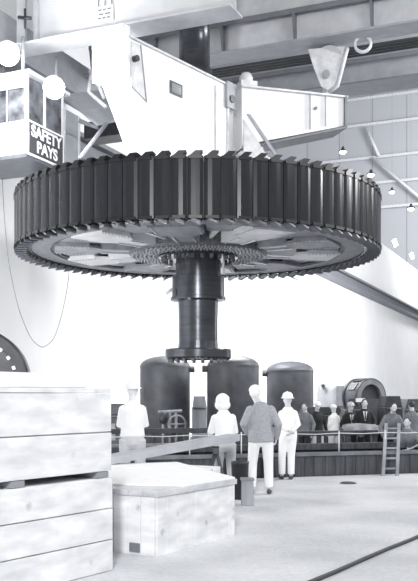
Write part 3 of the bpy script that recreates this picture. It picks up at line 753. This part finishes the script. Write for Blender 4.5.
# skids between the two
for i, s_ in enumerate((.06, 1.2, 2.4)):
    m = MB(); m.obox(kc+ku*s_+UP*.94, ku*.16, kn*1.62, UP*.06)
    tag(m.build('skid', woodg_m), ('timber skid between the two stacked crates at their right end','timber skid between the stacked crates, middle one','timber skid between the stacked crates at the left')[i], 'skid', 'skids between crates')
m = MB(); m.obox(kc+ku*.24+kn*.1+UP*1.825, ku*3.1, kn*1.4, UP*.14); m.v[:] = m.v
tag(m.build('plank_stack', mat('bright_lid_wood', 243, .7, 0, .02, 2), bevel=.03), 'pale slab lying on top of the stacked crates at left', 'slab')
cu0 = V((.53,.85,0)).normalized(); cn0 = V((-.85,.53,0)).normalized(); FC = V((-.565,9.53,0))
crate(FC, cu0, cn0, 1.68, 1.9, .0, .65, 3, 'wooden_crate', 'low white wooden crate with grey top edge in the centre foreground', lid=(.02,.065), battens=(), lidm=mat('lid_wood', 205, .8, 0, .1, 3, stretch=(1,1,3)), vert=True)
m = MB(); a = FC+cu0*.02-cn0*.0-UP*-.06; m.obox(FC+cu0*.0+cn0*.22+UP*.03-cu0*.012, cn0*.14, -cu0*.012, UP*.1); 
tag(m.build('stencil_plate', gird_m), 'small dark plate on the left end of the low white crate', 'plate')
crate(FC+cu0*1.72+cn0*1.3, cu0, cn0, 1.75, 1.4, 0, .70, 3, 'wooden_crate', 'pale crate behind the low white crate under the sheet')
m = MB(); q0 = FC+cu0*1.68+UP*.717
m.prism([FC+cu0*.55+cn0*.0+UP*.717, q0, V((-.49,13.5,.717)), V((-2.0,12.9,.717)), V((-1.9,11.2,.717)), FC+cu0*.2+cn0*.9+UP*.717], UP*.02)
tag(m.build('canvas_sheet', wcloth_m), 'white flat sheet lying over the low crates in the centre', 'sheet')
# sloping plank
pa, pb = P(112, 462, 12.9), P(240, 441, 14.35)
pa.z = .74
m = MB(); du = (pb-pa); sd_ = V((-du.y,du.x,0)).normalized(); m.obox(pa, du, sd_*.30, UP*.11)
m.obox(pa+sd_*.32, du*.92, sd_*.2, UP*.09)
tag(m.build('timber_plank', plank_m, bevel=.006), 'thick weathered plank sloping up from the white sheet to the trestle', 'plank')
t = thing('trestle', V((XD(214,14.25),14.25,0)), 'dark trestle under the raised end of the weathered plank', 'trestle')
xx = XD(216,14.25); zt2 = .74+(pb.z-.74)*.80-.03
m = MB(); m.box((xx,14.3,zt2-.06), (.1,.5,.1), 0); m.build('beam', woodd_m, t)
for sx in (-1,1):
    for yy in (14.12, 14.5): m = MB(); m.tube([V((xx,yy,zt2-.06)), V((xx+sx*.22,yy,0.02))], .03, 6); m.build('leg', woodd_m, t)
# small bucket / block beside the crate
bx_ = P(247, 505, 14.2)
t = thing('wooden_block', V((bx_.x,14.1,0)), 'small grey wooden box on the floor behind the low white crate', 'box')
m = MB(); m.box((bx_.x,14.1,.2), (.19,.28,.4)); m.build('body', woodg_m, t, bevel=.01)
m = MB(); m.box((bx_.x,14.1,.415), (.22,.31,.03)); m.build('lid', machl_m, t, bevel=.005)
t = thing('dark_cylinder', V((XD(240,14.9),14.9,0)), 'dark bin standing between the low crate and the grey jacket man', 'bin')  # dark tapered cylinder put in the dark gap beside the crate
m = MB(); m.lathe([(0,0),(.13,0),(.15,.6),(.155,.6),(.155,.64),(.14,.64),(.13,.6),(.11,.02),(0,.02)], V((XD(240,14.9),14.9,0)), n=28); m.build('body', dark_m, t)
# small flat plate on the floor and hose
c = P(348, 483.5, 17.55); m = MB(); m.lathe([(0,0),(.17,0),(.17,.012),(.12,.03),(0,.035)], V((c.x,17.55,0)), n=24, smooth=False)
tag(m.build('drain_cover', mach_m), 'small dark round drain cover on the open floor before the barrier', 'cap')
h0, h1 = V((XD(318,8.3),8.3,.022)), V((XD(418,10.8),10.8,.022)); hp_ = [h0.lerp(h1, -.6+k*.25)+V((0,.02*math.sin(k*1.7),0)) for k in range(11)]
m = MB(); m.tube(hp_, .022, 10); tag(m.build('floor_hose', hose_m), 'black hose running diagonally over the floor at lower right', 'hose')
m = MB(); m.tube([p+V((.0,.07,-.008)) for p in hp_], .014, 8); tag(m.build('hose_edge', rope_m), 'pale thin line lying beside the black hose', 'cable')  # pale edge line laid along the hose

# ---------------------------------------------------------------- people
def person(label, x, y, rz, h=1.75, arms=None, legs=None, top=wcloth_m, pants=pcloth_m, hat=None, hatm=wcloth_m, hair=None, vox=.012, lean=0, hipz=.93, hem=.86, sleeve=1.0, coat=False, z0=0, headtilt=(0,0), tie=False, side=0, wide=1.0, skin=skin_m):
    sc_ = h/1.75
    root = thing('person', V((x,y,z0)), label, 'person')
    X = Matrix.Translation(V((x,y,z0)))@Matrix.Rotation(rz,4,'Z')@Matrix.Scale(sc_,4)
    hz = hipz; dz = hz-.93
    def T(p):      # torso points lean about the hip
        p = V(p); p.z += dz; q = p-V((0,0,hz)); q = Matrix.Rotation(-lean,3,'X')@q; q = Matrix.Rotation(side,3,'Y')@q; return q+V((0,0,hz))
    legs = legs or {-1: [(-.10,.0,hz-.02), (-.115,.025,.49), (-.12,-.01,.085)], 1: [(.10,0,hz-.02), (.115,.025,.49), (.12,-.01,.085)]}
    arms = arms or {s: [(s*.27,-.03,1.13), (s*.27,.10,.88)] for s in (-1,1)}
    fw = {s: V(legs[s][2]) for s in legs}
    hc = T((headtilt[0],.03+headtilt[1],1.64))
    b = MB()
    b.etube([T((0,0,.86)),T((0,0,.95)),T((0,.0,1.08)),T((0,.01,1.25)),T((0,.0,1.38)),T((0,-.01,1.455))], [(.14,.10),(.165,.11),(.14,.10),(.165,.115),(.175,.10),(.10,.065)], (1,0,0), 20, True)
    b.etube([T((0,-.01,1.42)), T((headtilt[0]*.5,.0,1.50)), hc+V((0,-.02,-.06))], [(.075,.068),(.062,.063),(.058,.062)], (1,0,0), 14, True)
    Rh = Matrix.Rotation(-lean*.8,3,'X')
    b.ell(hc, (.080,.100,.116), 20, 14, Rh); b.ell(hc+V((0,.035,-.05)), (.056,.062,.066), 16, 10)
    b.ell(hc+Rh@V((0,.102,-.015)), (.012,.018,.024), 8, 6); b.ell(hc+Rh@V((0,.088,-.058)), (.026,.012,.009), 8, 6)
    for s in (-1,1):
        b.ell(hc+V((s*.083,.0,-.005)), (.012,.02,.03), 8, 6)
        shd = T((s*.16*wide,0,1.38)); el = V(arms[s][0]); wr = V(arms[s][1]); el.z += dz; wr.z += dz
        b.etube([shd, shd.lerp(el,.5), el, el.lerp(wr,.4), wr], [(.056,.056),(.05,.048),(.041,.041),(.04,.038),(.027,.022)], (0,1,.2), 12, True)
        # hand: palm and five fingers, slightly curled
        fd = (wr-el).normalized(); ac = V((-s,0,0)) if abs(fd.x) < .8 else V((0,0,-1)); ac = (ac-fd*ac.dot(fd)).normalized(); wd = fd.cross(ac)*s
        if wd.y < 0: wd = -wd
        b.etube([wr, wr+fd*.045, wr+fd*.088], [(.026,.016),(.038,.015),(.038,.013)], wd, 10, True)
        for i, (o_, ln) in enumerate(((.029,.068),(.010,.078),(-.010,.073),(-.028,.058))):
            p0 = wr+fd*.078+wd*o_; p1 = p0+fd*ln*.5+ac*.006; p2 = p1+fd*ln*.32+ac*.018; p3 = p2+fd*ln*.1+ac*.02
            b.etube([p0,p1,p2,p3], [(.0088,.0088),(.0084,.0084),(.0078,.0078),(.007,.007)], wd, 8, True)
        p0 = wr+fd*.03+wd*.026; b.etube([p0, p0+wd*.03+fd*.03+ac*.008, p0+wd*.036+fd*.065+ac*.018], [(.012,.012),(.0105,.0105),(.009,.009)], ac, 8, True)
        hp0, kn_, an = [V(q) for q in legs[s]]
        b.etube([hp0, hp0.lerp(kn_,.5), kn_, kn_.lerp(an,.35), an], [(.088,.09),(.075,.078),(.055,.056),(.055,.058),(.036,.04)], (1,0,0), 14, True)
        b.etube([an+V((0,-.02,-.02)), an+V((0,.06,-.045)), an+V((s*.01,.14,-.055))], [(.036,.04),(.038,.03),(.034,.02)], (1,0,0), 10, True)
    body = b.build('body', skin, root, remesh=vox*sc_, xf=X)
    # trousers
    c = MB()
    c.etube([T((0,0,.84)),T((0,0,.93)),T((0,0,1.05))], [(.165,.125),(.178,.128),(.155,.115)], (1,0,0), 20, True)
    for s in (-1,1):
        hp0, kn_, an = [V(q) for q in legs[s]]; e_ = an.lerp(kn_, .05)
        c.etube([hp0, hp0.lerp(kn_,.5), kn_, kn_.lerp(an,.5), e_], [(.102,.11),(.092,.095),(.078,.08),(.075,.078),(.07,.075)], (1,0,0), 16)
    c.build('trousers', pants, root, remesh=vox*1.1*sc_, xf=X)
    c = MB(); k = 1.12 if coat else 1.0
    c.etube([T((0,0,hem)),T((0,0,.95)),T((0,.0,1.08)),T((0,.01,1.25)),T((0,.0,1.35)),T((0,-.01,1.435)),T((0,-.01,1.495))], [(.19*k,.145*k),(.188*k,.14*k),(.172*k,.13*k),(.192,.14),(.185,.125),(.125,.09),(.08,.075)], (1,0,0), 24)
    for s in (-1,1):
        shd = T((s*.145*wide,0,1.375)); el = V(arms[s][0]); wr = V(arms[s][1]); el.z += dz; wr.z += dz
        if sleeve >= .9: ps = [shd, shd.lerp(el,.5), el, el.lerp(wr,.5), el.lerp(wr,.95)]; rs = [(.075*k,.075*k),(.07*k,.068*k),(.063*k,.06*k),(.055*k,.052*k),(.044*k,.042*k)]
        else: ps = [shd, shd.lerp(el,.5), shd.lerp(el,.85)]; rs = [(.075,.075),(.07,.068),(.064,.062)]
        c.etube(ps, rs, (0,1,.2), 14, True)
    shirt = c.build('jacket' if coat else 'shirt', top, root, remesh=vox*1.1*sc_, xf=X)
    if tie:
        c = MB(); c.prism([T((-.06,.135,1.42)), T((.06,.135,1.42)), T((.012,.16,1.16)), T((-.012,.16,1.16))], V((0,.012,0))); sf = c.build('shirt_front', wcloth_m, root, xf=X)
        c = MB(); c.prism([T((-.014,.15,1.42)), T((.014,.15,1.42)), T((.02,.175,1.2)), T((0,.177,1.17)), T((-.02,.175,1.2))], V((0,.006,0))); c.build('tie', dcloth_m, sf, xf=X)
    for s in (-1,1):
        an = V(legs[s][2]); c = MB()
        z_ = an.z-.085
        c.etube([an+V((0,-.05,-.04)), an+V((0,.03,-.045)), an+V((s*.01,.12,-.055)), an+V((s*.012,.18,-.06))], [(.042,.043),(.044,.038),(.046,.028),(.036,.022)], (1,0,0), 14, True)
        c.build('shoe', shoe_m, root, remesh=.012*sc_, xf=X)
        c = MB(); c.ell(hc+Rh@V((s*.03,.085,.012)), (.011,.008,.007), 8, 6); c.build('eye', eye_m, body, xf=X)
    if hair or hat is None:
        c = MB()
        if hair == 'long':
            c.ell(hc+V((0,-.012,.02)), (.122,.132,.138), 20, 12); c.ell(hc+V((0,-.03,-.06)), (.125,.105,.10), 18, 10); c.ell(hc+V((.07,-.02,-.05)), (.07,.08,.08)); c.ell(hc+V((-.07,-.02,-.05)), (.07,.08,.08)); c.ell(hc+V((.05,-.03,.06)), (.07,.08,.07)); c.ell(hc+V((-.06,-.04,.07)), (.06,.07,.06))
            # keep the face clear
            c.v = [V((p.x, min(p.y, hc.y+.055), p.z)) for p in c.v]
        else:
            c.ell(hc+Rh@V((0,-.016,.022)), (.09,.104,.108), 20, 12, Rh)
            c.v = [V((p.x, min(p.y, hc.y+.062), max(p.z, hc.z-.055+max(0,(p.y-hc.y))*1.2))) for p in c.v]
        c.build('hair', hatm if hair == 'long' else hair_m if hair != 'white' else hatm, body, remesh=.01, xf=X)
    if hat == 'hard':
        c = MB(); Rt = Rh@Matrix.Rotation(.1,3,'X'); q = hc+Rt@V((0,0,.05))
        c.lathe([(.135,-.012),(.14,-.008),(.112,.008),(.11,.03),(.103,.065),(.08,.098),(.045,.115),(0,.12)], q, Rt@V((0,0,1)), 32)
        c.lathe([(.135,-.012),(.105,-.006),(.1,.03),(.07,.085),(0,.105)], q, Rt@V((0,0,1)), 32)
        c.obox(q+Rt@V((-.008,-.1,.05)), V((.016,0,0)), Rt@V((0,.2,0)), Rt@V((0,0,.075))); c.build('hard_hat', hatm, root, xf=X)
    elif hat == 'cap':
        c = MB(); q = hc+Rh@V((0,-.005,.035))
        c.ell(q, (.103,.12,.105), 20, 12, Rh, zmin=-.1); c.etube([q+Rh@V((0,.07,.0)), q+Rh@V((0,.12,-.005)), q+Rh@V((0,.165,-.018))], [(.08,.008),(.075,.007),(.05,.006)], (1,0,0), 14, True)
        c.build('cap', hatm, root, remesh=.01, xf=X)
    return root
N_ = .0105
# four visitors seen from behind
person('person at left in white shirt and white hard hat with folded arms, seen from behind', XD(132.5,14.7), 14.7, .05, 1.96, arms={-1:[(-.19,.06,1.13),(-.05,.2,1.17)], 1:[(.19,.06,1.13),(.06,.21,1.13)]},
       top=wcloth_m, pants=pcloth_m, hat='hard', skin=mat('pale_skin', 228, .6), vox=N_, hem=.95, wide=.9)
person('person in white shirt with fluffy white hair leaning on the plank', XD(225,15.3), 15.3, .25, 1.76, arms={-1:[(-.23,.10,1.12),(-.18,.33,1.02)], 1:[(.21,.08,1.12),(.10,.30,1.0)]},
       top=wcloth_m, pants=pcloth_m, hair='long', vox=N_, lean=.10, hem=.92, side=-.03)
person('person in grey hip-length jacket and white trousers, seen from behind', XD(261,15.65), 15.65, -.08, 1.93, arms={-1:[(-.28,-.03,1.13),(-.22,.14,.97)], 1:[(.28,-.03,1.12),(.25,.12,.90)]},
       legs={-1:[(-.10,0,.91),(-.14,.02,.49),(-.15,-.01,.085)], 1:[(.10,0,.91),(.12,.03,.49),(.13,.02,.085)]},
       top=gcloth_m, pants=wcloth_m, hat='cap', hair='white', vox=N_, coat=True, hem=.84, lean=.04, wide=1.05, headtilt=(-.085,.03), side=-.02)
person('person in white overalls and white hard hat, hands behind back', XD(288,18.4), 18.4, .1, 1.78, arms={-1:[(-.19,-.10,1.13),(-.04,-.17,1.02)], 1:[(.19,-.10,1.13),(.05,-.17,1.0)]},
       legs={-1:[(-.09,0,.91),(-.115,.04,.49),(-.12,.03,.085)], 1:[(.09,0,.91),(.07,.02,.49),(.06,-.02,.085)]},
       top=wcloth_m, pants=wcloth_m, hat='hard', vox=N_, hem=.88, lean=.03, wide=.88)
# far side people
V2 = .016
person('person in dark jacket and pale cap right of the rightmost tank', XD(317,23.5), 23.5, PI+.3, 1.60, top=dcloth_m, pants=pcloth_m, hat='cap', vox=V2, z0=-.02)
person('bareheaded worker in grey shirt just below the rightmost tank', XD(305,23.2), 23.2, PI-.5, 1.58, top=mcloth_m, pants=dcloth_m, vox=V2, z0=-.02)
person('slim person all in white between dark jacketed people', XD(334,24.0), 24.0, .6, 1.52, top=wcloth_m, pants=pcloth_m, hat='cap', vox=V2, z0=-.02, arms={s:[(s*.2,0,1.13),(s*.16,.1,.9)] for s in (-1,1)})
person('man in dark suit and pale hat, left of the two suited men', XD(350.5,24.0), 24.0, PI+.1, 1.56, top=dcloth_m, pants=dcloth_m, hat='hard', hatm=pcloth_m, vox=V2, z0=-.02, coat=True, tie=True)
person('bareheaded taller man in dark suit, right of the two suited men', XD(364.5,23.6), 23.6, PI-.05, 1.68, top=dcloth_m, pants=dcloth_m, vox=V2, z0=-.02, coat=True, tie=True)
person('worker in grey shirt bending forward at the top of the ladder', XD(390,21.0), 21.0, PI+.1, 1.66, arms={-1:[(-.30,.16,1.08),(-.30,.30,.84)], 1:[(.30,.16,1.08),(.27,.32,.84)]},
       top=mcloth_m, pants=dcloth_m, vox=V2, z0=-.02, lean=.38)
person('worker in light grey shirt with his back turned, at right edge', XD(412,23.5), 23.5, .4, 1.62, top=mcloth_m, pants=dcloth_m, vox=V2, z0=-.02, arms={s:[(s*.30,.02,1.15),(s*.22,.2,1.05)] for s in (-1,1)}, wide=1.1)
person('worker in short sleeves sitting by the ladder at the right edge', XD(408,20.55), 20.55, PI-.35, 1.7, arms={-1:[(-.30,.10,1.12),(-.08,.30,1.0)], 1:[(.30,.10,1.12),(.06,.32,.96)]},
       legs={-1:[(-.1,.02,.48),(-.14,.42,.50),(-.14,.42,.085)], 1:[(.1,.02,.48),(.16,.42,.50),(.16,.40,.085)]},
       top=mcloth_m, pants=dcloth_m, vox=.014, lean=.18, hipz=.5, hem=.90, sleeve=.5, z0=-.02)
c = V((XD(408,20.6),20.6,0)); m = MB(); m.box((c.x,c.y+.05,.17), (.5,.36,.36)); tag(m.build('seat_box', woodd_m, bevel=.01), 'dark wooden box the seated worker sits on', 'box')

# ---------------------------------------------------------------- camera, light, world
cam = bpy.data.cameras.new('camera'); co = bpy.data.objects.new('camera', cam); COL.objects.link(co); sc.camera = co
co.location = (0,0,CZ); co.rotation_euler = (PI/2,0,0)
cam.sensor_fit = 'VERTICAL'; cam.sensor_height = 24; cam.sensor_width = 24; cam.lens = 24*F/581
cam.shift_y = (HY-290.5)/581; cam.clip_end = 400
def area(loc, tgt, size, en, sy=None):
    l = bpy.data.lights.new('area', 'AREA'); l.energy = en; l.size = size
    if sy: l.shape = 'RECTANGLE'; l.size_y = sy
    o = bpy.data.objects.new('area_light', l); COL.objects.link(o); o.location = loc
    o.rotation_euler = (V(tgt)-V(loc)).to_track_quat('-Z', 'Y').to_euler(); return o
area((-1.0,-9,10.5), (-.3,25,6.5), 1.4, 4000, 6)         # flood by the photographer
area((16,26,13), (-2,40,3), 6, 3900)                   # hall floods, right side, on the long wall
area((14,12,14), (2,22,0), 5, 1100)                    # ceiling lamps
area((-7.5,19,.9), (0,25,6), 2.5, 1000)                # added unseen low light, brightens the rotor underside
area((.8,31.5,6.95), (.8,31.6,0), 3.4, 850, 1.6)      # added light hidden behind the rotor, brightens the tank domes
area((32,90,28), (14,112,26), 14, 10000)  # added unseen light, lifts the end wall
area((24,46,9), (9,62,4), 8, 11000)                    # added unseen light, brightens the far part of the long wall
w = bpy.data.worlds.new('world'); sc.world = w; w.use_nodes = True
w.node_tree.nodes['Background'].inputs[0].default_value = (.975,.985,1,1); w.node_tree.nodes['Background'].inputs[1].default_value = .40
for o in bpy.data.objects:
    if '_o' in o: del o['_o']
sc.view_settings.view_transform = 'Standard'; sc.view_settings.look = 'None'; sc.view_settings.gamma = 1
sc.view_settings.use_curve_mapping = False; sc.view_settings.exposure = 0
